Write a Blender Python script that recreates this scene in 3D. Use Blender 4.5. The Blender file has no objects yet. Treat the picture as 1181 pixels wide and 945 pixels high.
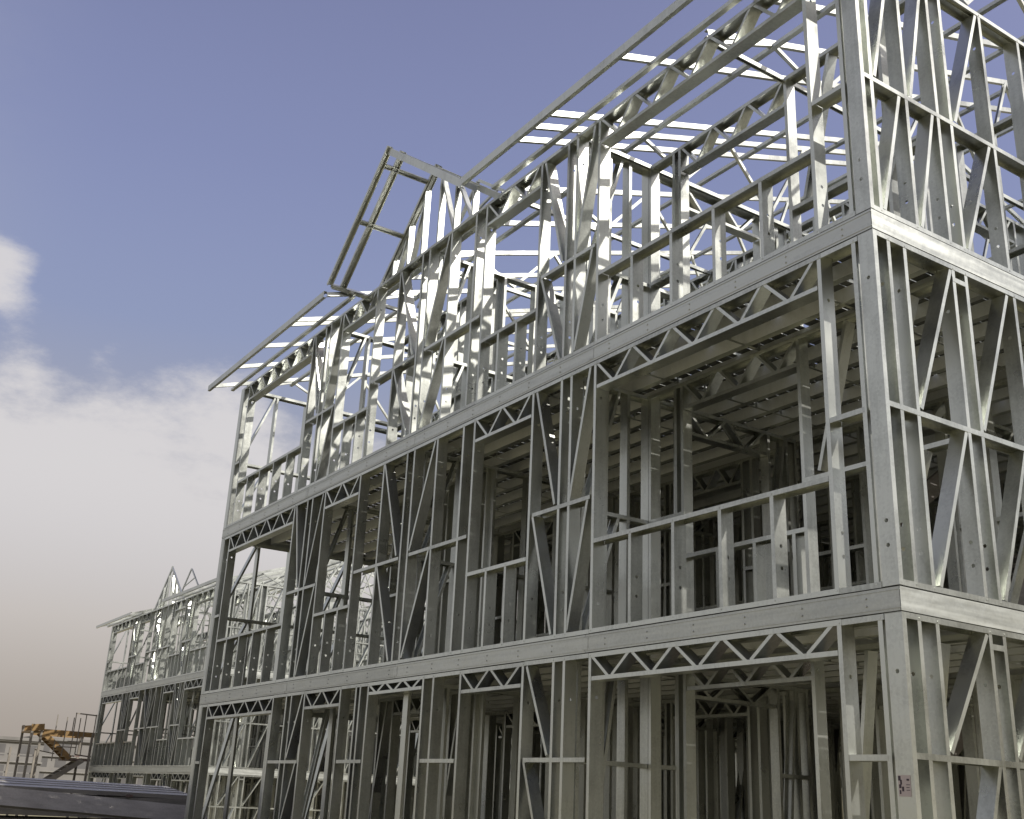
import bpy, bmesh, math, random
from mathutils import Vector, Matrix
random.seed(7)
R = math.radians
scene = bpy.context.scene
COL = scene.collection
V = Vector

# ------------------------------------------------------------------ materials
def new_mat(name):
    m = bpy.data.materials.new(name); m.use_nodes = True
    return m, m.node_tree, m.node_tree.nodes['Principled BSDF']

def galv(name, lo, hi, metallic=.9, rough=(.26, .40), streak=None, tint=(.97, 1, .94), bump=.006):
    """zinc coated sheet: spangle, cloudy oxidation, faint rolling marks"""
    m, nt, b = new_mat(name)
    N, L = nt.nodes, nt.links
    geo = N.new('ShaderNodeNewGeometry')
    info = N.new('ShaderNodeObjectInfo')
    no = N.new('ShaderNodeTexNoise'); no.inputs['Scale'].default_value = 2.3; no.inputs['Detail'].default_value = 5
    vo = N.new('ShaderNodeTexVoronoi'); vo.inputs['Scale'].default_value = 55
    mp = N.new('ShaderNodeMapping')
    mp.inputs['Scale'].default_value = streak if streak else (1, 1, 1)
    L.new(geo.outputs['Position'], mp.inputs['Vector'])
    L.new(mp.outputs['Vector'], no.inputs['Vector']); L.new(geo.outputs['Position'], vo.inputs['Vector'])
    sm = N.new('ShaderNodeMapping'); sm.inputs['Scale'].default_value = (16, 16, 1.1) if not streak else (1.5, 1.5, 14)
    L.new(geo.outputs['Position'], sm.inputs['Vector'])
    sn = N.new('ShaderNodeTexNoise'); sn.inputs['Scale'].default_value = 1.6; sn.inputs['Detail'].default_value = 4
    L.new(sm.outputs['Vector'], sn.inputs['Vector'])
    m0 = N.new('ShaderNodeMath'); m0.operation = 'MULTIPLY_ADD'
    L.new(sn.outputs['Fac'], m0.inputs[0]); m0.inputs[1].default_value = .45; m0.inputs[2].default_value = -.225
    m1 = N.new('ShaderNodeMath'); m1.operation = 'ADD'; L.new(m0.outputs[0], m1.inputs[0]); L.new(no.outputs['Fac'], m1.inputs[1])
    mx = N.new('ShaderNodeMath'); mx.operation = 'MULTIPLY_ADD'
    L.new(vo.outputs['Color'], mx.inputs[0]); mx.inputs[1].default_value = .2
    L.new(m1.outputs[0], mx.inputs[2])
    ad = N.new('ShaderNodeMath'); ad.operation = 'MULTIPLY_ADD'
    L.new(info.outputs['Random'], ad.inputs[0]); ad.inputs[1].default_value = .34; L.new(mx.outputs[0], ad.inputs[2])
    r = N.new('ShaderNodeValToRGB')
    r.color_ramp.elements[0].position = .38; r.color_ramp.elements[1].position = .92
    r.color_ramp.elements[0].color = tuple(lo * c for c in tint) + (1,)
    r.color_ramp.elements[1].color = tuple(hi * c for c in tint) + (1,)
    L.new(ad.outputs[0], r.inputs['Fac'])
    L.new(r.outputs['Color'], b.inputs['Base Color'])
    rr = N.new('ShaderNodeMapRange'); rr.inputs[1].default_value = .3; rr.inputs[2].default_value = .8
    rr.inputs[3].default_value = rough[0]; rr.inputs[4].default_value = rough[1]
    L.new(no.outputs['Fac'], rr.inputs[0]); L.new(rr.outputs[0], b.inputs['Roughness'])
    b.inputs['Metallic'].default_value = metallic
    n2 = N.new('ShaderNodeTexNoise'); n2.inputs['Scale'].default_value = 5.5; n2.inputs['Detail'].default_value = 2
    L.new(geo.outputs['Position'], n2.inputs['Vector'])
    bp = N.new('ShaderNodeBump'); bp.inputs['Strength'].default_value = .35; bp.inputs['Distance'].default_value = bump
    L.new(n2.outputs['Fac'], bp.inputs['Height']); L.new(bp.outputs['Normal'], b.inputs['Normal'])
    return m

GALV = galv('galvanised_steel', .36, .62)
RIM = galv('weathered_galvanised_steel', .40, .58, metallic=.85, tint=(.97, 1, .95), rough=(.36, .50), streak=(.35, .35, 9.0), bump=.018)
LITJOIST = galv('lit_joist_steel', .64, .78, metallic=.08, tint=(.97, 1, .98), rough=(.42, .55))  # joist webs coloured as if lit: a paler copy of the same steel
PILE = galv('stored_steel', .18, .32, metallic=.3, rough=(.38, .55), streak=(4, .4, 1), tint=(1, .96, .90))
DULL = galv('dull_steel', .18, .32, metallic=.25, rough=(.4, .6), streak=(4, .4, 1), tint=(1, .93, .90))

def plain(name, col, rough=.7, metallic=0., var=.25, scale=6):
    m, nt, b = new_mat(name)
    N, L = nt.nodes, nt.links
    geo = N.new('ShaderNodeNewGeometry')
    no = N.new('ShaderNodeTexNoise'); no.inputs['Scale'].default_value = scale; no.inputs['Detail'].default_value = 6
    L.new(geo.outputs['Position'], no.inputs['Vector'])
    r = N.new('ShaderNodeValToRGB'); r.color_ramp.elements[0].position = .3; r.color_ramp.elements[1].position = .7
    r.color_ramp.elements[0].color = tuple(c * (1 - var) for c in col) + (1,)
    r.color_ramp.elements[1].color = tuple(min(1, c * (1 + var)) for c in col) + (1,)
    L.new(no.outputs['Fac'], r.inputs['Fac']); L.new(r.outputs['Color'], b.inputs['Base Color'])
    b.inputs['Roughness'].default_value = rough; b.inputs['Metallic'].default_value = metallic
    return m

DIRT = plain('dry_earth', (.215, .195, .115), .95, var=.25, scale=.6)
SLAB = plain('shaded_slab', (.07, .055, .045), .95, var=.3, scale=1.5)  # slab darkened in colour to keep the ground floor interior dim
DECKD = galv('shaded_deck', .07, .13, metallic=.3, rough=(.5, .65))  # deck colour darkened to stand in for shade between joists and cut bounce
CONC = plain('concrete', (.20, .192, .18), .9, var=.15, scale=1.2)
PALEC = plain('pale_render', (.165, .158, .15), .9, var=.14, scale=.5)
DARKO = plain('dark_opening', (.095, .092, .092), .8, var=.2, scale=.4)
ORANGE = plain('ochre_paint', (.22, .135, .05), .55, var=.18, scale=3)
OLIVE = plain('grey_primer', (.20, .18, .15), .7, var=.2, scale=3)
RUST = plain('dark_rusty_steel', (.14, .10, .085), .75, var=.3, scale=4)
STICK = plain('sticker_paper', (.50, .43, .42), .6, var=.06)
INK = plain('sticker_ink', (.05, .035, .05), .6, var=.1)

# ------------------------------------------------------------------ mesh tools
class MB:
    def __init__(s): s.v = []; s.f = []
    def add(s, vs, fs):
        o = len(s.v); s.v += [tuple(x) for x in vs]; s.f += [tuple(i + o for i in q) for q in fs]
    def box(s, a, b):
        (x0, y0, z0), (x1, y1, z1) = a, b
        s.add([(x0, y0, z0), (x1, y0, z0), (x1, y1, z0), (x0, y1, z0), (x0, y0, z1), (x1, y0, z1), (x1, y1, z1), (x0, y1, z1)],
              [(3, 2, 1, 0), (4, 5, 6, 7), (0, 1, 5, 4), (1, 2, 6, 5), (2, 3, 7, 6), (3, 0, 4, 7)])
    def bar(s, A, B, w, h, up=V((0, 0, 1))):
        A, B = V(A), V(B); a = (B - A).normalized()
        t = a.cross(up)
        if t.length < 1e-4: t = a.cross(V((1, 0, 0)))
        t.normalize(); u = t.cross(a)
        P = []
        for q in (A, B):
            P += [q - t * w / 2 - u * h / 2, q + t * w / 2 - u * h / 2, q + t * w / 2 + u * h / 2, q - t * w / 2 + u * h / 2]
        s.add(P, [(3, 2, 1, 0), (4, 5, 6, 7), (0, 1, 5, 4), (1, 2, 6, 5), (2, 3, 7, 6), (3, 0, 4, 7)])
    def pipe(s, A, B, r, n=8):
        A, B = V(A), V(B); a = (B - A).normalized()
        t = a.cross(V((0, 0, 1)))
        if t.length < 1e-4: t = V((1, 0, 0))
        t.normalize(); u = t.cross(a); P = []
        for q in (A, B):
            P += [q + t * r * math.cos(2 * math.pi * i / n) + u * r * math.sin(2 * math.pi * i / n) for i in range(n)]
        s.add(P, [(i, (i + 1) % n, n + (i + 1) % n, n + i) for i in range(n)] + [tuple(range(n))[::-1], tuple(range(n, 2 * n))])
    def csec(s, A, B, n, dep=.14, fl=.04, side=1, off=0., th=.0028, lip=.012, holes=(), jit=.0025, screws=False):
        """cold formed channel from A to B; the wall's inward normal is n; web plane contains n"""
        A, B, n = V(A), V(B), V(n)
        if jit:
            J = lambda: random.uniform(-jit, jit)
            a0 = (B - A).normalized(); tt = a0.cross(n)
            A = A + tt * J(); B = B + tt * J(); off = off + abs(J()) * .5
        a = (B - A); Ln = a.length; a.normalize()
        t = a.cross(n).normalized() * side
        prof = [(0, 0), (fl, 0), (fl, lip), (fl - th, lip), (fl - th, th), (th, th), (th, dep - th), (fl - th, dep - th),
                (fl - th, dep - lip), (fl, dep - lip), (fl, dep), (0, dep)]
        def P(q, pt): return q + t * pt[0] + n * (off + pt[1])
        k = 12
        vs = [P(A, p) for p in prof] + [P(B, p) for p in prof]
        fs = [tuple(range(k)), tuple(range(k, 2 * k))[::-1]]
        for i in range(k):
            if holes and i in (11, 5): continue
            j = (i + 1) % k
            fs.append((j, i, i + k, j + k))
        s.add(vs, fs)
        if holes:
            hs = sorted(h for h in holes if .05 < h < Ln - .05)
            S_ = .034; rad = .0165
            for tx, n0, n1, rev in ((0, 0, dep, False), (th, th, dep - th, True)):
                def Q(l, d): return A + a * l + t * tx + n * (off + d)
                cur = 0.
                for h in hs + [None]:
                    e = Ln if h is None else h - S_
                    s.add([Q(cur, n0), Q(e, n0), Q(e, n1), Q(cur, n1)], [(0, 1, 2, 3)])
                    if h is None: break
                    c = dep / 2; w0, w1 = n0 - c, n1 - c
                    out = [(-S_, w0), (0, w0), (S_, w0), (S_, 0), (S_, w1), (0, w1), (-S_, w1), (-S_, 0)]
                    inn = [(rad * math.cos(math.atan2(o[1], o[0])), rad * math.sin(math.atan2(o[1], o[0]))) for o in
                           [(-1, -1), (0, -1), (1, -1), (1, 0), (1, 1), (0, 1), (-1, 1), (-1, 0)]]
                    s.add([Q(h + o[0], c + o[1]) for o in out] + [Q(h + o[0], c + o[1]) for o in inn],
                          [(i, (i + 1) % 8, 8 + (i + 1) % 8, 8 + i) for i in range(8)])
                    cur = h + S_
            for h in hs:   # hole walls
                ring = []
                for tx in (0, th):
                    ring += [A + a * (h + rad * math.cos(q * math.pi / 4)) + t * tx + n * (off + dep / 2 + rad * math.sin(q * math.pi / 4)) for q in range(8)]
                s.add(ring, [(i, (i + 1) % 8, 8 + (i + 1) % 8, 8 + i) for i in range(8)])
        if screws:
            for l in (.022, Ln - .022):
                c = A + a * l + t * fl * .5 + n * off
                u = a; w = t
                ring = [c + (u * math.cos(q * math.pi / 3) + w * math.sin(q * math.pi / 3)) * .0075 for q in range(6)]
                top = [x - n * .006 for x in ring]
                s.add(ring + top, [(i, (i + 1) % 6, 6 + (i + 1) % 6, 6 + i) for i in range(6)] + [(6, 7, 8, 9, 10, 11)])
    def build(s, name, mat, parent=None, kind=None):
        me = bpy.data.meshes.new(name)
        me.from_pydata(s.v, [], s.f); me.update()
        bm = bmesh.new(); bm.from_mesh(me)
        bmesh.ops.recalc_face_normals(bm, faces=bm.faces)
        bm.to_mesh(me); bm.free()
        if isinstance(mat, (list, tuple)):
            for q in mat: me.materials.append(q)
        else: me.materials.append(mat)
        o = bpy.data.objects.new(name, me); COL.objects.link(o)
        if parent: o.parent = parent
        if kind: o['kind'] = kind
        return o

def tag(o, label=None, cat=None, group=None, kind=None):
    if label: o['label'] = label
    if cat: o['category'] = cat
    if group: o['group'] = group
    if kind: o['kind'] = kind
    return o

def empty(name, loc=(0, 0, 0), parent=None):
    o = bpy.data.objects.new(name, None); COL.objects.link(o); o.location = loc
    o.empty_display_size = .3
    if parent: o.parent = parent
    return o

X, Y, Z = V((1, 0, 0)), V((0, 1, 0)), V((0, 0, 1))
DEP = .145

class Wall:
    """a prefabricated wall panel in a vertical plane: s runs along 'ax' from 'org', inward normal n"""
    def __init__(w, root, name, org, ax, n, s0, s1, z0, z1, detail=True, dep=DEP, mat=None, flip=1, tracks=True):
        w.org, w.ax, w.n, w.dep, w.detail, w.flip = V(org), V(ax), V(n), dep, detail, flip
        w.mat = mat or GALV; w.z0, w.z1, w.s0, w.s1 = z0, z1, s0, s1
        w.mb = MB(); w.subs = []; w.name = name; w.root = root
        if tracks:
            w._c(w.mb, (s0, z0), (s1, z0), up=True, off=0., fl=.042, dep=dep + .004)
            tm = MB() if detail else w.mb
            w._c(tm, (s0, z1), (s1, z1), up=False, off=0., fl=.042, dep=dep + .004)
            if detail: w.subs.append(('top_track', tm))
    def P(w, s, z): return w.org + w.ax * s + Z * z
    def _c(w, mb, a, b, up=None, side=1, off=.003, fl=.04, dep=None, **k):
        A, B = w.P(*a), w.P(*b)
        if up is not None:
            t = (B - A).normalized().cross(w.n)
            side = 1 if (t.z > 0) == up else -1
        mb.csec(A, B, w.n, dep=dep or w.dep, fl=fl, side=side, off=off, **k)
    def _add(w, name, mb):
        if w.detail: w.subs.append((name, mb))
        else: w.mb.add(mb.v, mb.f)
    def stud(w, s, z0=None, z1=None, name='stud', lf=1, holes=True, screws=True):
        z0 = w.z0 + .004 if z0 is None else z0; z1 = w.z1 - .004 if z1 is None else z1
        m = MB()
        t = Z.cross(w.n)                       # lateral direction for side=+1
        side = w.flip * lf
        hs = ()
        if holes and w.detail:
            hs = [h - z0 for h in (w.z0 + .29, w.z0 + .47, w.z0 + 2.41)]
        w._c(m, (s, z0), (s, z1), side=side, off=.003, holes=hs, screws=screws and w.detail, dep=w.dep - .004)
        w._add(name, m)
    def rail(w, s0, s1, z, name='noggin', up=False):
        m = MB(); w._c(m, (s0, z), (s1, z), up=up, off=.0012, fl=.042, dep=w.dep - .002)
        w._add(name, m)
    def brace(w, a, b, side=1, name='brace'):
        m = MB(); w._c(m, a, b, side=side, off=.0055, fl=.036, dep=w.dep - .009); w._add(name, m)
    def header(w, s0, s1, zb, zt, nv, name='header_truss', ends=True):
        m = MB()
        w._c(m, (s0, zb), (s1, zb), up=True, off=.0012, fl=.038, dep=w.dep - .002)
        if ends:
            for s, sd in ((s0 + .0, 1), (s1, -1)):
                pass
        n = nv * 2; d = (s1 - s0) / n
        lo, hi = zb + .02, zt - .022
        for i in range(n):
            a = (s0 + d * i + .012, hi if i % 2 == 0 else lo); b = (s0 + d * (i + 1) - .012, lo if i % 2 == 0 else hi)
            w._c(m, a, b, side=1 if i % 2 else -1, off=.0045 + .0004 * (i % 3), fl=.03, dep=w.dep - .008)
        w._add(name, m)
    def done(w, parent=None):
        o = w.mb.build(w.name, w.mat, w.root)
        for nm, m in w.subs: m.build(nm, w.mat, o)
        return o

# ------------------------------------------------------------------ the framed building
L0 = 14.9; DEPTH = 13.6; PITCH = .33; EV = .6; ZE = 8.72
def roofz(y):
    y = y if y <= DEPTH / 2 else DEPTH - y
    return ZE + PITCH * (y + EV)

def building(loc, detail, ladder=True, label='', interior=True):
    root = empty('steel_frame_building', loc)
    tag(root, label, 'building', 'light steel frame buildings going up in a row')
    W = lambda *a, **k: Wall(root, *a, detail=detail, **k)
    # ---- floor rims (bands) : split lengths butted with a hairline gap, mitred at the corners
    cuts = [0, -3.62, -7.5, -11.0, -L0]
    for zb in (2.82, 5.82):
        for a, b in zip(cuts[:-1], cuts[1:]):
            m = MB(); hi, lo = a, b
            for zz in (zb + .004, zb + .163): m.box((lo + .002, .0045, zz), (hi - (.002 if a else .07), .06, zz + .008))
            # outward web: a plain face plate with a rolled edge top and bottom
            m.box((lo + .002, -.003, zb + .003), (hi - (.002 if a else .0), .004, zb + .172))
            m.box((lo + .004, -.0075, zb + .022), (hi - (.004 if a else -.003), -.0032, zb + .028))
            m.box((lo + .004, -.0075, zb + .150), (hi - (.004 if a else -.003), -.0032, zb + .156))
            q = lo + .3
            while q < hi - .05:
                for zz in (.06, .115): m.pipe((q, -.0105, zb + zz), (q, -.003, zb + zz), .008, 6)
                q += .605
            m.build('floor_rim', RIM, root)
            if a:      # splice plate where two lengths meet
                m = MB(); m.box((hi - .05, -.0062, zb + .034), (hi + .045, -.0034, zb + .145)); m.build('splice_plate', RIM, root)
        ys = [0, 3.6, 7.2, 10.4, DEPTH]
        for a, b in zip(ys[:-1], ys[1:]):
            m = MB()
            m.box((-.004, a + (.002 if a else -.003), zb + .003), (.003, b - .002, zb + .172))
            m.box((-.06, a + .002 + (.01 if not a else 0), zb + .004), (-.004, b - .002, zb + .012)); m.box((-.06, a + .002 + (.01 if not a else 0), zb + .16), (-.004, b - .002, zb + .168))
            m.build('floor_rim', RIM, root)
            m = MB()
            m.box((-L0 - .003, a + .002, zb + .003), (-L0 + .004, b - .002, zb + .172)); m.build('floor_rim', RIM, root)
        m = MB(); m.box((-L0, DEPTH - .004, zb + .003), (0, DEPTH + .003, zb + .172)); m.build('floor_rim', RIM, root)
    # ---- front walls
    org, ax, n = (0, 0, 0), X, Y
    heads = {1: 2.56, 2: 5.50, 3: 8.44}
    for f in (1, 2, 3):
        zb = 3. * (f - 1); z0 = zb + (.002 if f > 1 else .0); z1 = zb + (2.815 if f < 3 else 2.79)
        mid = {1: 1.87, 2: 4.38, 3: 7.22}[f]; sill = {1: None, 2: 3.92, 3: 6.84}[f]; hd = heads[f]; ht = z1 - .002
        def panel(a, b): return W('wall_panel', org, ax, n, a + .0015, b - .0015, z0, z1)
        def opening(a, b, nv, crip, h=hd, s=sill):
            w = panel(a, b)
            # jamb at either end (web outward of the opening on the left, facing it on the right)
            w.stud(a + .04, name='jamb_stud'); w.stud(b - .004, name='jamb_stud')
            w.header(a + .05, b - .05, h, ht, nv)
            if s:
                w.rail(a + .045, b - .045, s, name='window_sill', up=False)
                for c in crip: w.stud(c, z1=s - .003, name='cripple_stud')
            w.done()
        # corner bay with its noggin
        w = panel(-.53, -.152)
        w.stud(-.17 if f != 2 else -.175, name='jamb_stud'); w.rail(-.53, -.2, mid if f != 3 else 7.29); w.done()
        opening(-3.57, -.53, 5, (-2.95, -2.35, -1.75, -1.15))
        # braced panel beside it
        w = panel(-4.66, -3.57)
        w.stud(-3.945, name='jamb_stud'); w.stud(-4.12); w.rail(-4.62, -3.6, mid)
        if f > 1:
            w.brace((-3.93, zb + .06), (-3.63, mid - .03), side=1); w.brace((-3.94, mid + .03), (-3.62, z1 - .04), side=1)
        if f == 1:
            w.brace((-4.6, mid - .03), (-4.2, zb + .75), side=-1)
        else:
            w.brace((-4.6, mid - .03), (-4.2, zb + .06), side=-1)
        w.brace((-4.6, z1 - .04), (-4.2, mid + .03), side=-1)
        w.done()
        opening(-5.95, -4.66, 2, (-5.49, -5.09))
        if f == 1:
            w = panel(-6.76, -5.95); w.stud(-6.52); w.rail(-6.74, -5.97, mid); w.done()
            opening(-8.25, -6.76, 3, (), h=2.66, s=None)
            w = panel(-9.03, -8.25); w.stud(-8.44); w.stud(-8.60, lf=-1); w.rail(-9.0, -8.27, mid); w.done()
        else:
            w = panel(-9.03, -5.95)
            for s in (-6.17, -6.81, -7.42, -8.30): w.stud(s)
            w.stud(-7.66, lf=-1)
            w.rail(-9.0, -7.68, mid); w.rail(-7.40, -5.98, mid)
            w.brace((-7.39, zb + .06), (-6.87, mid - .03), side=1); w.brace((-7.39, mid + .03), (-6.88, z1 - .04), side=1)
            w.brace((-8.28, z1 - .04), (-7.74, mid + .03), side=-1); w.brace((-8.28, mid - .03), (-7.74, zb + .06), side=-1)
            w.done()
        opening(-10.28, -9.03, 2, (-9.82, -9.40))
        w = panel(-11.42, -10.28)
        w.stud(-10.72); w.stud(-10.95, lf=-1); w.rail(-11.4, -10.3, mid)
        if f > 1:
            w.brace((-10.69, zb + .06), (-10.33, mid - .03), side=1)
            w.brace((-11.36, z1 - .04), (-10.99, mid + .03), side=-1)
        else: w.brace((-10.73, .9), (-10.35, mid - .03), side=1)
        w.brace((-10.7, mid + .03), (-10.33, z1 - .04), side=1)
        w.done()
        opening(-14.47, -11.42, 5, (-13.9, -13.3, -12.65, -12.05))
        w = panel(-L0 + .152, -14.47)
        w.stud(-14.72, name='jamb_stud'); w.rail(-14.74, -14.5, mid if f < 3 else 7.26); w.done()
        # ---- side wall towards the camera; s = y
        w = Wall(root, 'wall_panel', (0, 0, 0), Y, -X, 0., 4.5, z0, z1, detail=detail, flip=-1)
        rz = {1: 1.88, 2: 4.39, 3: 7.31}[f]
        # corner post: full face to the front
        m = MB(); m.csec((0, 0, z0 + .003), (0, 0, z1 - .003), -X, dep=DEP, fl=.045, side=-1, off=-.001, jit=0,
                          holes=[.29, .47, 2.41] if detail else ())
        w._add('corner_post', m)
        post_slot = len(w.subs) - 1
        if f < 3:
            for s in (.17, .37, .99, 1.16, 1.84, 2.46, 2.64, 3.3, 3.92, 4.1): w.stud(s, name='side_stud')
            for s in (.46, 1.24, 2.72, 3.4):
                w.brace((s, zb + (.45 if f == 1 else .06)), (s + .5, rz - .03), side=-1); w.brace((s - .04, rz + .03), (s + .5, z1 - .04), side=-1)
            w.rail(.99, 1.16, z1 - .11)
        else:
            for s in (.12, .57, 1.0, 1.19, 1.82, 2.44, 2.62, 3.25, 3.9, 4.1): w.stud(s, name='side_stud')
            for s, e in ((.17, .5), (.64, .95), (1.26, 1.77), (2.7, 3.2)):
                w.brace((s, zb + .06), (e - .02, rz - .03), side=-1); w.brace((s, rz + .03), (e, z1 - .04), side=-1)
        w.rail(.03, 4.46, rz, up=False)
        po = w.done()
        if detail and f == 1:
            post = [c for c in po.children if c.name.startswith('corner_post')][0]
            m = MB(); m.box((-.128, -.0025, 1.60), (-.030, -.0012, 1.735)); st = m.build('sticker', STICK, po)
            m = MB()
            for (x0, x1, za, zz) in ((-.126, -.106, 1.70, 1.73), (-.112, -.098, 1.675, 1.705), (-.122, -.104, 1.652, 1.676), (-.1, -.084, 1.632, 1.662), (-.12, -.108, 1.615, 1.64),
                                     (-.06, -.04, 1.70, 1.712), (-.065, -.036, 1.672, 1.676), (-.065, -.04, 1.655, 1.659), (-.065, -.036, 1.638, 1.642)):
                m.box((x0, -.0032, za), (x1, -.0026, zz))
            m.build('sticker_marks', INK, po)
        # far part of that side wall, the other side wall and the rear wall
        for nm, o_, a_, n_, s0, s1, fl in (('wall_panel', (0, 0, 0), Y, -X, 4.503, 9, -1), ('wall_panel', (0, 0, 0), Y, -X, 9.003, DEPTH, -1),
                                          ('wall_panel', (-L0, 0, 0), Y, X, 0, 4.5, 1), ('wall_panel', (-L0, 0, 0), Y, X, 4.503, 9, 1), ('wall_panel', (-L0, 0, 0), Y, X, 9.003, DEPTH, 1),
                                          ('wall_panel', (0, DEPTH, 0), X, -Y, -7.4, -.16, -1), ('wall_panel', (0, DEPTH, 0), X, -Y, -L0 + .16, -7.403, -1)):
            w = Wall(root, nm, o_, a_, n_, s0, s1, z0, z1, detail=False, flip=fl)
            Ls = s1 - s0; k = max(2, round(Ls / .68))
            for i in range(k + 1):
                s = s0 + .05 + (Ls - .1) * i / k
                w.stud(s)
            if f > 1: w.rail(s0 + .02, s1 - .02, rz)
            for i in range(0, k, 3):
                s = s0 + .05 + (Ls - .1) * i / k; e = s + (Ls - .1) / k
                if f == 1: w.brace((s + .05, zb + .06), (e - .05, z1 - .05)); continue
                w.brace((s + .05, zb + .06), (e - .05, rz - .03)); w.brace((s + .05, rz + .03), (e - .05, z1 - .05))
            w.done()
        # left end post shows its face to the front
        m = MB(); m.csec((-L0, 0, z0 + .003), (-L0, 0, z1 - .003), X, dep=DEP, fl=.045, side=1, off=-.001, jit=0); m.build('corner_post', GALV, root)
        # ---- interior panels
        if interior:
            def inner(o_, a_, n_, s0, s1, opens=(), step=.42, br=(), fl=1):
                w = Wall(root, 'interior_wall_panel', o_, a_, n_, s0, s1, z0, z1, detail=False, flip=fl, dep=.13)
                s = s0 + .045; marks = []
                while s < s1 - .02: marks.append(s); s += step
                marks.append(s1 - .01)
                for a, b, sl in opens:
                    marks = [q for q in marks if q < a - .06 or q > b + .06] + [a, b]
                    w.header(a + .02, b - .02, hd, z1 - .002, max(2, round((b - a) / .55)))
                    if sl is not None:
                        w.rail(a, b, sl)
                        q = a + .5
                        while q < b - .15: w.stud(q, z1=sl); q += .5
                for q in marks: w.stud(q)
                mk = sorted(marks)
                for p, q in zip(mk[:-1], mk[1:]):
                    if (f > 1 or o_[0] == -4.0) and not any(a - .01 <= p and q <= b + .01 for a, b, _ in opens): w.rail(p, q, mid)
                for a, b, c in br:
                    lo, hi = (zb + .06, mid - .03) if c == 0 else (mid + .03, z1 - .05)
                    if f == 1 and c == 0: continue
                    if f == 1: lo = zb + .06        # no mid rail on the ground floor: one long brace
                    w.brace((a, lo), (b, hi))
                w.done()
            sl = sill
            inner((0, 1.1, 0), X, Y, -4.0, -.16, opens=((-3.43, -1.78, sl if f > 1 else None),), br=((-1.6, -1.2, 1), (-1.0, -.5, 0), (-1.0, -.5, 1)))
            for xw in (-4.0, -7.5, -10.88):
                inner((xw, 0, 0), Y, -X, .16, 1.14 if xw == -4. else 3.4, br=((.3, .72, 0), (.3, .72, 1)), step=.3 if xw == -4. else .55, fl=-1)
                inner((xw, 0, 0), Y, -X, 1.2 if xw == -4. else 3.5, 3.45 if xw == -4. else 6.7, opens=((1.7, 2.98, None),) if xw == -4. else ((4.2, 5.4, None),), step=.34, br=((3.05, 3.3, 1), (3.05, 3.3, 0)) if xw == -4. else ((5.6, 6.1, 1),), fl=-1)
            inner((0, 3.55, 0), X, Y, -7.4, -.16, opens=((-6.4, -5.0, sl), (-3.1, -1.9, None)), br=((-4.7, -4.2, 0), (-4.7, -4.2, 1), (-1.6, -1.1, 0)))
            inner((0, 3.55, 0), X, Y, -14.7, -7.6, opens=((-10.4, -9.2, None), (-13.6, -12.2, sl)), br=((-11.9, -11.4, 0), (-11.9, -11.4, 1), (-8.6, -8.1, 1)))
            inner((0, 1.25, 0), X, Y, -10.8, -7.6, opens=((-9.9, -8.9, None),), br=((-8.5, -8.0, 0), (-8.5, -8.0, 1), (-10.6, -10.1, 1)))
            inner((0, 6.8, 0), X, Y, -14.7, -.16, opens=((-9.4, -8.4, None), (-3.4, -2.4, None)), br=((-6.6, -6.1, 0), (-6.6, -6.1, 1), (-12.6, -12.1, 1)))
            inner((-2.1, 0, 0), Y, -X, 3.7, 6.7, opens=((4.6, 5.6, None),), br=((6.0, 6.4, 1),), fl=-1)
            inner((-5.6, 0, 0), Y, -X, 6.9, 13.4, br=((8.2, 8.7, 0), (8.2, 8.7, 1)), fl=-1)
            inner((-9.6, 0, 0), Y, -X, 6.9, 13.4, br=((8.2, 8.7, 0), (8.2, 8.7, 1)), fl=-1)
            inner((0, 5.2, 0), X, Y, -14.7, -4.1, opens=((-8.9, -7.7, None), (-13.2, -12.2, None)), br=((-6.2, -5.7, 0), (-6.2, -5.7, 1), (-10.6, -10.1, 0), (-10.6, -10.1, 1)))
            inner((0, 8.4, 0), X, Y, -14.7, -.16, opens=((-6.9, -5.9, None), (-11.8, -10.8, None)), br=((-2.2, -1.7, 0), (-2.2, -1.7, 1)))
            inner((0, 11.6, 0), X, Y, -14.7, -.16, br=((-2.2, -1.7, 0), (-7.2, -6.7, 1)))
            for xw in (-3.0, -7.4, -11.8): inner((xw, 0, 0), Y, -X, 6.9, 13.4, opens=((10.4, 11.3, None),), br=((7.5, 8.0, 0), (7.5, 8.0, 1)), fl=-1)
            inner((-12.9, 0, 0), Y, -X, 3.7, 6.7, br=((4.4, 4.9, 0), (4.4, 4.9, 1)), fl=-1)
            inner((-9.2, 0, 0), Y, -X, 3.7, 6.7, opens=((5.3, 6.2, None),), br=((4.4, 4.9, 0), (4.4, 4.9, 1)), fl=-1)
            inner((0, 9.9, 0), X, Y, -14.7, -.16, opens=((-12, -10.8, None), (-4.4, -3.2, None)))
    # ---- floors: joists along X, bridging, deck sheets on top
    for zb in (2.82, 5.82):
        fr = empty('floor_frame', (0, 0, 0), root)
        k = int((DEPTH - .2) / .4)
        for i in range(k + 1):
            y = .13 + i * .4
            m = MB(); m.csec((-L0 + .07, y, zb + .006), (-.07, y, zb + .006), Y, dep=.05, fl=.158, side=-1, off=0, jit=0) if False else None
            # C joist: web faces the street, flanges 5 cm
            z0, z1 = zb + .03, zb + .17
            a, b = -L0 + .07, -.07
            m = MB()
            m.box((a, y, z0), (b, y + .0025, z1)); m.box((a, y + .0026, z0), (b, y + .08, z0 + .0025)); m.box((a, y + .0026, z1 - .0025), (b, y + .05, z1))
            m.box((a, y + .0776, z0 + .0026), (b, y + .08, z0 + .018))
            jo = m.build('joist', [LITJOIST, GALV], fr)
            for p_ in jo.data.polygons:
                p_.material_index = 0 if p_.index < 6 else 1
        x = -1.1
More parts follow.
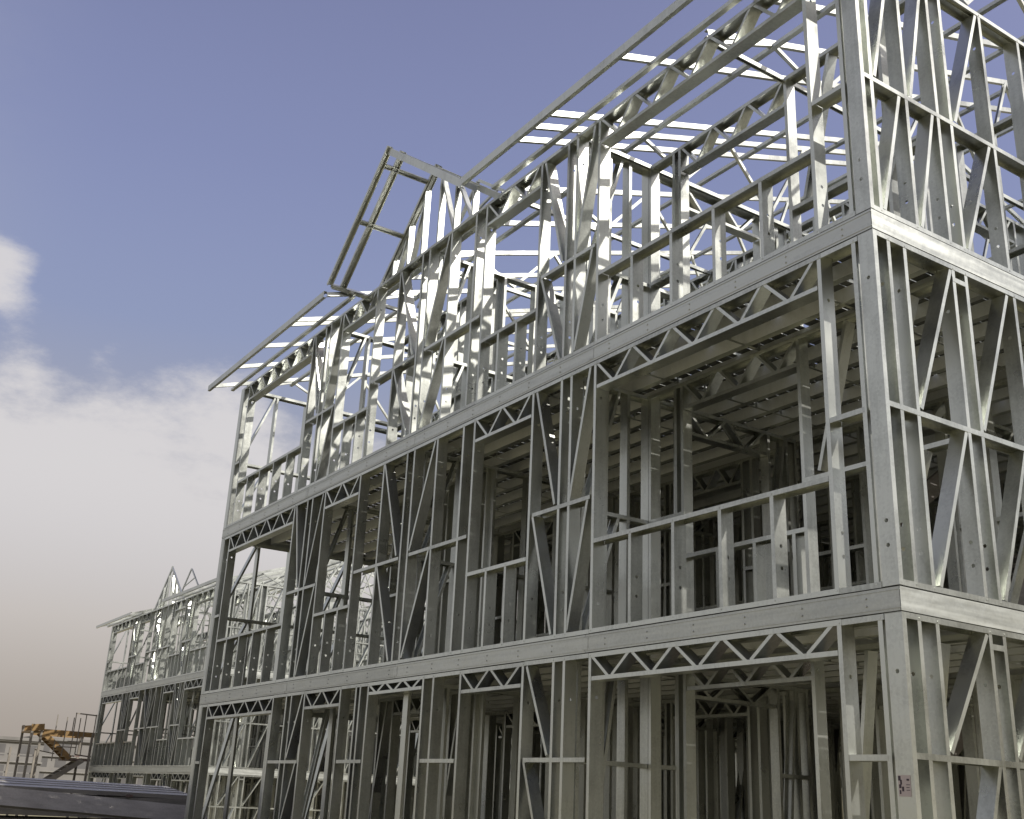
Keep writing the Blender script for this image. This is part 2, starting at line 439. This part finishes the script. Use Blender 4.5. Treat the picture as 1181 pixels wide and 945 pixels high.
        while x > -L0:
            m = MB()
            for i in range(k):
                y = .13 + i * .4
                if i % 2 == 0 or x > -5: m.bar((x, y + .055, zb + .02), (x, y + .395, zb + .02), .03, .003); m.bar((x + .0, y + .2, zb + .022), (x, y + .2, zb + .16), .004, .03)
            x -= 1.22
            m.build('joist_bridging', GALV, fr)
        m = MB(); x = -.02
        while x > -L0 + .02:      # ribbed sheets laid across the joists, a finger's gap between neighbours
            x1 = max(x - .93, -L0 + .02)
            q = x - (.012 if x > -3.6 else 0.); up = True
            while q - .08 > x1:
                zt = zb + .178 if up else zb + .1725
                m.box((q - (.078 if x > -3.6 else .0815), .07, zt - .0015), (q, DEPTH - .07, zt)); q -= .0805; up = not up
            x = x1 if x > -3.6 else (q if q - .09 > -L0 + .02 else -99)
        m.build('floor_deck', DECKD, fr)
    # ---- roof
    rf = empty('roof_frame', (0, 0, 0), root)
    half = DEPTH / 2
    def rafter(x, nm='rafter', y0=-EV, y1=None, dep=.066):
        m = MB(); y1 = half if y1 is None else y1
        # web faces +X
        A, B = V((x, y0, roofz(y0))), V((x, y1, roofz(y1)))
        d = (B - A).normalized(); nn = V((0, -d.z, d.y))  # up-normal of the slope
        m.csec(A - nn * dep, B - nn * dep, nn, dep=dep, fl=.045, side=-1 if d.cross(nn).x > 0 else 1, jit=.003)
        m.build(nm, GALV, rf)
        if y1 == half:
            m = MB(); A2, B2 = V((x, DEPTH + EV, roofz(-EV))), V((x, half + .01, roofz(half)))
            d = (B2 - A2).normalized(); nn = V((0, -d.z, d.y)); nn = nn if nn.z > 0 else -nn
            m.csec(A2 - nn * dep, B2 - nn * dep, nn, dep=dep, fl=.045, side=-1 if d.cross(nn).x > 0 else 1); m.build(nm, GALV, rf)
    def truss(x, ya=0., yb=None, ra=-EV):
        m = MB(); yb = half if yb is None else yb; zc = 8.80
        m.csec((x, ya, zc), (x, DEPTH - ya, zc), X, dep=.05, fl=.05, side=1, jit=.002)
        steps = 9; y0 = ya + .25
        pts = []
        for i in range(steps + 1):
            y = y0 + (half - y0) * i / steps
            pts.append((y, zc + .03 if i % 2 == 0 else roofz(y) - .1))
        for side in (0, 1):
            for (p, q) in zip(pts[:-1], pts[1:]):
                a = p[0] if not side else DEPTH - p[0]; b = q[0] if not side else DEPTH - q[0]
                m.csec((x + .004, a, p[1]), (x + .004, b, q[1]), X, dep=.04, fl=.04, side=1 if side else -1)
        m.build('roof_truss', GALV, rf); rafter(x + .005, y0=ra)
    TX = [-.06, -1.85, -4.0, -5.62, -7.9, -9.62, -14.8]
    for x in TX: truss(x, ra=.3 if -9.3 < x < -5.6 else .05 if x in (-1.85, -14.8) else -EV)
    for x in (-1.17, -2.44, -3.68, -4.32, -10.82, -11.05, -12.22, -13.46, -14.74): rafter(x)
    for x in (-6.75, -8.9): rafter(x, y0=.3)
    for y in (-.22, .95, 2.95, 4.2, 5.45, 6.72):
        for yy in (y, DEPTH - y):
            z = roofz(yy) - .125
            segs = ((.02, -5.5), (-9.5, -L0)) if y < 0 and yy == y else ((.02, -L0),)
            for a, b in segs:
                m = MB(); m.csec((a, yy, z), (b, yy, z), Z, dep=.045, fl=.06, side=1, jit=.004); m.build('purlin', GALV, rf)
    for a, b in ((.3, -5.5), (-9.62, -L0 - .06)):
        m = MB(); m.csec((a, -EV - .045, ZE - .09), (b, -EV - .045, ZE - .09), Z, dep=.105, fl=.05, side=1, jit=.003); m.build('eave_channel', GALV, rf)
    m = MB(); m.csec((.3, DEPTH + EV, ZE - .085), (-L0 - .06, DEPTH + EV, ZE - .085), Z, dep=.1, fl=.05, side=1); m.build('eave_channel', GALV, rf)
    # ---- street gable on the roof
    g = empty('gable_frame', (0, 0, 0), root)
    ap = V((-7.87, 0, 10.42)); lf, rt = V((-9.6, 0, 8.86)), V((-5.55, 0, 8.73))
    def gx(s, y, slope='l'):
        e = lf if slope == 'l' else rt
        return V((ap.x + (e.x - ap.x) * s, y, ap.z + (e.z - ap.z) * s))
    gy = .2
    def member(nm, A, B, nrm, side=1, dep=.09, fl=.045, mat=GALV):
        m = MB(); m.csec(A, B, nrm, dep=dep, fl=fl, side=side); m.build(nm, mat, g)
    snl = (lf - ap).normalized().cross(Y); snl = snl if snl.z > 0 else -snl
    snr = (rt - ap).normalized().cross(Y); snr = snr if snr.z > 0 else -snr
    def sloped(nm, sl, y, dep, fl=.05):
        nn = snl if sl == 'l' else snr; A, B = gx(-.01, y, sl), gx(1, y, sl)
        sd = 1 if (B - A).normalized().cross(nn).y > 0 else -1      # web towards the street
        m = MB(); m.csec(A - nn * dep, B - nn * dep, nn, dep=dep, fl=fl, side=sd); m.build(nm, GALV, g)
    if ladder:
        def flat(nm, y, w):        # channel laid flat, web down
            A, B = gx(-.01, y) - snl * .07, gx(1, y) - snl * .07
            sd = -1 if (B - A).normalized().cross(Y).dot(snl) > 0 else 1
            A, B = A + snl * .05, B + snl * .05
            m = MB(); m.csec(A, B, Y, dep=w, fl=.05, lip=.014, side=sd); m.build(nm, GALV, g)
        flat('barge_rafter', -.63, .085); flat('gable_rafter', -.42, .10); flat('gable_rafter', gy - .02, .11)
        sloped('barge_rafter', 'r', -.6, .10, .05)
        sloped('gable_rafter', 'r', -.38, .08, .05)
    sloped('gable_rafter', 'l', gy, .09); sloped('gable_rafter', 'r', gy, .09)
    if ladder:
        for s in (.10, .50):
            du = (lf - ap).normalized(); A, B = gx(s, -.56) - snl * .075, gx(s, gy - .005) - snl * .075
            m = MB(); m.csec(A + snl * .045, B + snl * .045, du, dep=.075, fl=.045, lip=.014, side=-1 if Y.cross(du).dot(snl) > 0 else 1); m.build('gable_purlin', GALV, g)
            member('gable_purlin', gx(s, -.55, 'r') - snr * .06, gx(s, gy - .005, 'r') - snr * .06, snr, side=1, dep=.05, fl=.05)
        member('gable_purlin', gx(.985, -.55) - snl * .08, gx(.985, gy - .005) - snl * .08, snl, side=-1, dep=.07, fl=.07)
        m = MB(); m.box((ap.x + .72, -.66, ap.z - .53), (ap.x + 1.0, -.54, ap.z - .36)); m.build('ridge_bracket', GALV, g) if False else None
    for k, x in enumerate((-9.0, -8.55, -8.1, -7.62, -7.15, -6.65)):
        s = (ap.x - x) / (ap.x - lf.x) if x < ap.x else (x - ap.x) / (rt.x - ap.x)
        zt = gx(s, gy, 'l' if x < ap.x else 'r').z - .04
        member('gable_stud', V((x, gy, 8.83)), V((x, gy, zt)), Y, dep=.09, fl=.04)
    for a, b in (((-8.5, 8.84), (-8.14, 9.9)), ((-7.1, 8.84), (-7.6, 10.05)), ((-6.6, 8.84), (-7.1, 9.75)), ((-8.95, 8.84), (-8.62, 9.5))):
        member('gable_strut', V((a[0], gy + .006, a[1])), V((b[0], gy + .006, b[1])), Y, dep=.075, fl=.034)
    member('gable_chord', V((-9.5, gy, 8.80)), V((-5.6, gy, 8.80)), Y, dep=.09, fl=.045)
    # second gable truss behind
    for y in (.95,):
        member('gable_rafter', gx(0, y), gx(.98, y), Y, side=-1, dep=.05); member('gable_rafter', gx(0, y, 'r'), gx(.95, y, 'r'), Y, side=1, dep=.05)
        member('gable_strut', gx(.4, y + .01), gx(.25, y + .01, 'r'), Y, dep=.03, fl=.04)
    # stairs inside
    if interior:
        for f in (0, 1):
            m = MB(); zb = f * 3.
            for xs in (-3.0, -2.2):
                m.bar((xs, 4.0, zb + .15), (xs, 5.9, zb + 1.55), .05, .26)
            for i in range(8):
                t = (i + .5) / 8; m.box((-2.97, 4.0 + 1.9 * t - .12, zb + .15 + 1.4 * t), (-2.23, 4.0 + 1.9 * t + .12, zb + .19 + 1.4 * t))
            m.bar((-3.95, 5.6, zb + 2.75), (-3.1, 3.8, zb + 1.55), .05, .24); m.bar((-3.2, 5.6, zb + 2.75), (-3.12, 3.75, zb + 1.5), .05, .24)
            m.build('stair_flight', DULL, root)
    # slab
    m = MB(); m.box((-L0 - .15, -.15, -.35), (.15, DEPTH + .15, -.006)); m.build('foundation_slab', SLAB, root)
    return root

building((0, 0, 0), True, label='large three storey bare steel frame with a street gable, filling the right of the picture')
building((-29.81, 5.39, -.954), False, ladder=False, label='distant bare steel frame with two open gable trusses, beyond the pile of steel sections')

# ------------------------------------------------------------------ ground
def gz(x, y):
    t = min(1, max(0, (-x - 16.5) / 9)); t = t * t * (3 - 2 * t)
    bank = min(1, max(0, (y - 15.2) / 9)) * min(1, max(0, (x + 27) / 5)); bank = bank * bank * (3 - 2 * bank)  # unseen earth bank added behind, blocks the sky seen through the ground floor
    return -.12 - 1.05 * t + 8.5 * bank
m = MB()
def grid(xs, ys):
    vs = [(x, y, gz(x, y) + (random.uniform(-.03, .03) if abs(x) < 60 and abs(y) < 60 else 0)) for x in xs for y in ys]
    k = len(ys)
    m.add(vs, [(i * k + j, (i + 1) * k + j, (i + 1) * k + j + 1, i * k + j + 1) for i in range(len(xs) - 1) for j in range(k - 1)])
xs = [-3000, -1200, -500, -220, -120] + [-80 + 2 * i for i in range(56)] + [60, 120, 300, 900, 3000]
ys = [-3000, -900, -300, -120, -60] + [-40 + 2 * i for i in range(46)] + [80, 160, 400, 1200, 3000]
grid(xs, ys)
tag(m.build('ground', DIRT), kind='structure')

# ------------------------------------------------------------------ pile of steel sections between the two frames
pc = V((-18.9, -2.05, 0)); base = gz(-18.6, 0)
def section(nm, c, ln, wid, hgt, ang, tilt, label, roll=0, mat=DULL, group='long steel sections stacked by the frame', lean=False):
    """an inverted channel / tray of folded steel, ribs along the top"""
    m = MB(); h = ln / 2
    m.box((-wid / 2, -h, hgt - .004), (wid / 2, h, hgt))
    for s in (-1, 1):
        m.box((s * wid / 2 - .004, -h, 0), (s * wid / 2 + .0, h, hgt - .0042)) if s > 0 else m.box((s * wid / 2, -h, 0), (s * wid / 2 + .004, h, hgt - .0042))
        m.box((s * wid / 2 - (.05 if s > 0 else -.0045), -h, 0.0), (s * wid / 2 - (.0045 if s > 0 else -.05), h, .004))
    k = max(1, int(wid / .3))
    for i in range(1, k):
        x = -wid / 2 + wid * i / k
        m.box((x - .02, -h + .02, hgt + .0005), (x + .02, h - .02, hgt + .012))
    o = m.build(nm, mat); o.location = c
    o.rotation_euler = (R(tilt), R(roll), R(ang))
    tag(o, label, 'steel section', group); return o
z = base
n_l = 0
lay = ['dark steel tray lying at the very bottom of the pile', 'steel tray second up from the ground in the pile', 'steel tray third up from the ground in the pile',
       'steel tray in the middle of the pile, fourth from the ground', 'steel tray fifth up from the ground in the pile', 'steel tray just under the broad top tray of the pile', 'broad grey steel tray lying level near the top of the pile']
for i, lab in enumerate(lay):
    hgt = .152; ln = random.uniform(5.6, 6.6); wd = 2.0 - .03 * i
    section('steel_section', (pc.x + random.uniform(-.12, .12), pc.y + random.uniform(-.35, .35), z), ln, wd, hgt, random.uniform(-3, 3), random.uniform(-.4, .4), lab, mat=PILE if i > 4 else DULL)
    z += hgt + .016
    for k in (-1, 1):
        m = MB(); m.box((-1.0, -.045, 0), (1.0, .045, .048)); m2 = m.build('timber_bearer', RUST)
        m2.location = (pc.x, pc.y + k * 1.9 + random.uniform(-.1, .1), z); m2.rotation_euler = (0, 0, R(random.uniform(-3, 3)))
        tag(m2, 'dark timber bearer between the trays of the steel pile', 'timber bearer', 'bearers in the steel pile')
    z += .05
top = z
section('steel_section', (pc.x + .1, pc.y - 1.5, top + .07), 3.2, 1.3, .075, 3, .5, 'short pale grey steel tray on top of the pile at its free end', roll=5, mat=PILE)
section('steel_section', (pc.x + .3, pc.y + 1.2, top + .05), 4.0, 1.3, .075, 8, -.8, 'long pale grey steel tray lying askew on top of the pile', roll=7, mat=PILE)
section('steel_section', (pc.x + 1.40, pc.y + 1.25, base + 1.28), 4.4, .34, .08, 3, -7, 'steel tray slid off and slanting down the front of the pile', roll=62, mat=PILE)
m = MB()
m.box((-.05, -.05, 0), (.05, .05, .02)); m.pipe((0, 0, .02), (0, 0, .07), .035)
o = m.build('lifting_clamp', RUST); o.location = (pc.x + .2, pc.y - .95, top + .1)
tag(o, 'small dark clamp on top of the steel pile', 'clamp')

# ------------------------------------------------------------------ ochre stair tower at the end of the far frame
sx = -46.2; b0 = gz(-46, 3)
st = empty('exit_stair', (sx, 3, b0)); tag(st, 'ochre steel stair tower with thin railings, unfinished, beside the distant frame', 'stair tower')
def part(nm, mat, f):
    m = MB(); f(m); o = m.build(nm, mat, st); o.location = (-sx, -3, -b0); return o
XF, XB = -45.4, -47.4
for y in (3.05, 3.42, 5.48):
    for x in (XF, XB):
        part('post', OLIVE, lambda m: m.bar((x, y, b0), (x, y, 3.62 if y != 5.48 else 3.4), .09, .09, up=X))
def landing(m):
    for x in (XF + .03, XB - .03): m.bar((x, 3.0, 3.46), (x, 3.5, 3.52), .06, .26)
    m.box((XB, 3.0, 3.3), (XF, 3.5, 3.36))
part('landing', ORANGE, landing)
part('beam', ORANGE, lambda m: [m.bar((x, 3.5, 3.34), (x, 5.6, 3.32), .08, .2) for x in (XF, XB)])
def flight(a, b, mat, nm):
    def f(m):
        for x in (XF, XF - .95): m.bar((x, a[0], a[1]), (x, b[0], b[1]), .06, .2)
        for i in range(8):
            t = (i + .5) / 8; y = a[0] + (b[0] - a[0]) * t; zz = a[1] + (b[1] - a[1]) * t
            m.box((XF - .9, y - .13, zz), (XF - .06, y + .13, zz + .04))
    part(nm, mat, f)
flight((3.5, 3.3), (4.72, 2.34), ORANGE, 'stair_flight')
flight((5.25, 2.3), (3.2, .8), OLIVE, 'stair_flight')
part('landing', RUST, lambda m: [m.box((XF - 2, 4.7, 2.26), (XF, 5.55, 2.34)), m.box((XF - 2, 4.75, 2.45), (XF - 1.95, 5.55, 2.5)), m.bar((XF, 4.9, 2.5), (XF, 5.55, 2.44), .05, .05)])
for y, z0_, z1_ in ((3.95, 3.4, 4.05), (4.35, 2.4, 3.98), (4.62, 3.4, 3.98), (4.68, 2.4, 4.16), (4.88, 2.5, 3.98), (5.1, 2.5, 4.16), (5.5, 3.3, 4.16), (4.0, 2.2, 3.0)):
    part('railing_post', OLIVE, lambda m: m.bar((XF + .05, y, z0_), (XF + .05, y, z1_), .035, .035, up=X))
part('handrail', OLIVE, lambda m: [m.bar((XF + .05, 4.66, 4.16), (XF + .05, 5.52, 4.12), .06, .05), m.bar((XF + .05, 4.1, 2.78), (XF + .05, 4.9, 2.78), .04, .04),
                                   m.bar((XF + .05, 4.5, 3.02), (XF + .05, 5.1, 3.02), .03, .03), m.bar((XF - .6, 3.4, 2.62), (XF - .6, 4.2, 2.5), .04, .04)])

# scaffold-like site fence to the left of it
fe = empty('site_fence', (-52, 3, b0)); tag(fe, 'thin grey post and rail site fence in front of the pale blocks', 'fence')
for y in (-1.6, .6, 2.75, 3.5, 4.6):
    m = MB(); m.bar((-52, y, b0), (-52, y, 2.9 - .1 * (y > 3)), .09, .09, up=X); o = m.build('post', OLIVE, fe); o.location = (52, -3, -b0)
for z_ in (1.75, 2.55):
    m = MB(); m.bar((-52.06, -4, z_), (-52.06, 4.7, z_ - .05), .05, .06); o = m.build('rail', CONC, fe); o.location = (52, -3, -b0)

# ------------------------------------------------------------------ far concrete blocks on the horizon
def block(nm, x, y0, y1, h, storeys, bays, lab, dx=14):
    r = empty(nm, (x, y0, gz(x, 0))); tag(r, lab, 'building', 'pale blocks on the horizon')
    m = MB(); m.box((-dx, 0, 0), (0, y1 - y0, h)); m.box((-dx - .3, -.3, h + .002), (.35, y1 - y0 + .3, h + .35)); m.build('wall', PALEC, r)
    sh = h / storeys; bw = (y1 - y0) / bays
    for i in range(storeys):
        m = MB(); m.box((.003, -.1, sh * i + sh * .93), (.22, y1 - y0 + .1, sh * (i + 1) - .01)); m.build('floor_band', CONC, r)
    for i in range(storeys):
        for j in range(bays):
            if random.random() < .14: continue
            m = MB(); a = bw * (j + random.uniform(.14, .22)); b = bw * (j + random.uniform(.62, .84))
            m.box((-.2, a, sh * i + sh * .24), (.006, b, sh * i + sh * .8)); m.build('window', DARKO, r)
block('concrete_block', -135, -14, 21.5, 6.7, 3, 12, 'long pale three storey block on the horizon at the far left')
block('concrete_block', -150, 23, 50, 7.4, 4, 10, 'pale four storey block on the horizon behind the ochre stair tower')

# ------------------------------------------------------------------ camera
cam = bpy.data.cameras.new('camera'); co = bpy.data.objects.new('camera', cam); COL.objects.link(co)
yaw, pit, rol = R(147.2714), R(19.6662), R(2.63858)
fw = V((math.cos(yaw) * math.cos(pit), math.sin(yaw) * math.cos(pit), math.sin(pit)))
rg = V((math.sin(yaw), -math.cos(yaw), 0)); up = rg.cross(fw)
r2 = rg * math.cos(rol) + up * math.sin(rol); u2 = -rg * math.sin(rol) + up * math.cos(rol)
M = Matrix((r2, u2, -fw)).transposed().to_4x4(); M.translation = V((4.88, -6.421, 1.459)); co.matrix_world = M
cam.sensor_width = 36; cam.lens = 36 * 1262.4 / 1181; cam.clip_start = .1; cam.clip_end = 6000
scene.camera = co

# ------------------------------------------------------------------ light
SUN_AZ, SUN_EL = R(28), R(43)       # azimuth measured from +X towards +Y
sd = V((math.cos(SUN_AZ) * math.cos(SUN_EL), math.sin(SUN_AZ) * math.cos(SUN_EL), math.sin(SUN_EL)))
sun = bpy.data.lights.new('sun', 'SUN'); sun.energy = 5.0; sun.angle = R(.53); sun.color = (1, .95, .87)
so = bpy.data.objects.new('sun', sun); COL.objects.link(so); so.rotation_euler = (-sd).to_track_quat('-Z', 'Y').to_euler(); so.location = sd * 60

w = bpy.data.worlds.new('World'); scene.world = w; w.use_nodes = True
nt = w.node_tree; N, L = nt.nodes, nt.links
bg = N['Background']; bg.inputs['Strength'].default_value = .15
sky = N.new('ShaderNodeTexSky'); sky.sky_type = 'NISHITA'; sky.sun_disc = False
sky.sun_elevation = SUN_EL; sky.sun_rotation = math.pi / 2 - SUN_AZ; sky.air_density = 1.0; sky.dust_density = 2.5; sky.ozone_density = 2.0; sky.altitude = 900
tc = N.new('ShaderNodeTexCoord')
sep = N.new('ShaderNodeSeparateXYZ'); L.new(tc.outputs['Generated'], sep.inputs[0])
def mix(fac, a, b, mode='MIX'):
    q = N.new('ShaderNodeMix'); q.data_type = 'RGBA'; q.blend_type = mode
    for s, v in ((q.inputs[0], fac), (q.inputs[6], a), (q.inputs[7], b)):
        if hasattr(v, 'is_linked'): L.new(v, s)
        else: s.default_value = v
    return q.outputs[2]
def maprange(src, a, b, c, d, smooth=True):
    q = N.new('ShaderNodeMapRange'); q.interpolation_type = 'SMOOTHSTEP' if smooth else 'LINEAR'
    L.new(src, q.inputs[0])
    for i, v in enumerate((a, b, c, d)): q.inputs[i + 1].default_value = v
    return q.outputs[0]
def math_(op, a, b):
    q = N.new('ShaderNodeMath'); q.operation = op
    for s, v in ((q.inputs[0], a), (q.inputs[1], b)):
        if hasattr(v, 'is_linked'): L.new(v, s)
        else: s.default_value = v
    return q.outputs[0]
tint = mix(1.0, sky.outputs['Color'], (1.44, .98, .94, 1), 'MULTIPLY')
# dusty air: brownish at the horizon, pale violet above
ramp = N.new('ShaderNodeValToRGB'); L.new(math_('MAXIMUM', sep.outputs['Z'], 0.0), ramp.inputs['Fac'])
e = ramp.color_ramp.elements
e[0].position = 0; e[0].color = (.186, .160, .136, 1); e[1].position = .52; e[1].color = (.136, .162, .274, 1)
for p_, c_ in ((.13, (.252, .226, .202, 1)), (.26, (.215, .222, .262, 1)), (.38, (.158, .186, .284, 1))):
    q = e.new(p_); q.color = c_
air = mix(1.0, ramp.outputs['Color'], (10, 10, 10, 1), 'MULTIPLY')
haze = maprange(sep.outputs['Z'], .30, .78, 1.0, 0.0)
c1 = mix(haze, tint, air)
# clouds: a bank above the horizon and one broken puff higher up
cn = N.new('ShaderNodeTexNoise'); cn.inputs['Scale'].default_value = 5.2; cn.inputs['Detail'].default_value = 9; cn.inputs['Roughness'].default_value = .66
mp = N.new('ShaderNodeMapping'); mp.inputs['Scale'].default_value = (1, 1, 2.2); L.new(tc.outputs['Generated'], mp.inputs['Vector'])
L.new(mp.outputs['Vector'], cn.inputs['Vector'])
def puff(px, py, r0, r1, amt):
    d = (fw + r2 * ((px - 590.5) / 1262.4) + u2 * ((472.5 - py) / 1262.4)).normalized()
    q = N.new('ShaderNodeVectorMath'); q.operation = 'DISTANCE'
    L.new(tc.outputs['Generated'], q.inputs[0]); q.inputs[1].default_value = d
    return maprange(q.outputs['Value'], r0, r1, amt, 0.0)
bank = maprange(sep.outputs['Z'], .22, .365, .62, 0.0)
side = puff(-120, 640, .20, .66, 1.0)
field = math_('MULTIPLY', bank, side)
for a_ in ((14, 345, .0, .062, .34), (-18, 300, .0, .055, .30), (118, 402, 0, .03, .17), (30, 425, 0, .045, .2), (262, 470, 0, .07, .17)):
    field = math_('ADD', field, puff(*a_))
cov = maprange(math_('ADD', cn.outputs['Fac'], field), .64, .93, 0, .85)
low = maprange(sep.outputs['Z'], .02, .26, 0.1, 1.0)
c2 = mix(math_('MULTIPLY', cov, low), c1, (4.15, 4.0, 4.0, 1))
# added cloud bank out of view on the street side, brightens the front flanges
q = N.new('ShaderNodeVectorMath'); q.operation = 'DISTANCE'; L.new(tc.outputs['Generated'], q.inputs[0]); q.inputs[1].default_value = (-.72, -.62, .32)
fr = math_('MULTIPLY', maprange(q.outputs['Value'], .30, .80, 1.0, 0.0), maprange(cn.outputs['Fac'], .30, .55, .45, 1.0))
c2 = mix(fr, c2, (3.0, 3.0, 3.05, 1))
# bright whitish air round the sun
q = N.new('ShaderNodeVectorMath'); q.operation = 'DISTANCE'; L.new(tc.outputs['Generated'], q.inputs[0]); q.inputs[1].default_value = sd
c2 = mix(maprange(q.outputs['Value'], .15, 1.15, .85, 0.0), c2, (5.6, 5.6, 5.4, 1))
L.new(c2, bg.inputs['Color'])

vs = scene.view_settings
vs.view_transform = 'Standard'; vs.look = 'None'; vs.exposure = 0.22; vs.gamma = 1; vs.use_curve_mapping = False
scene.cycles.max_bounces = 7; scene.cycles.diffuse_bounces = 4; scene.cycles.glossy_bounces = 4
scene.cycles.sample_clamp_indirect = 6
scene.cycles.use_denoising = True
scene.render.film_transparent = False
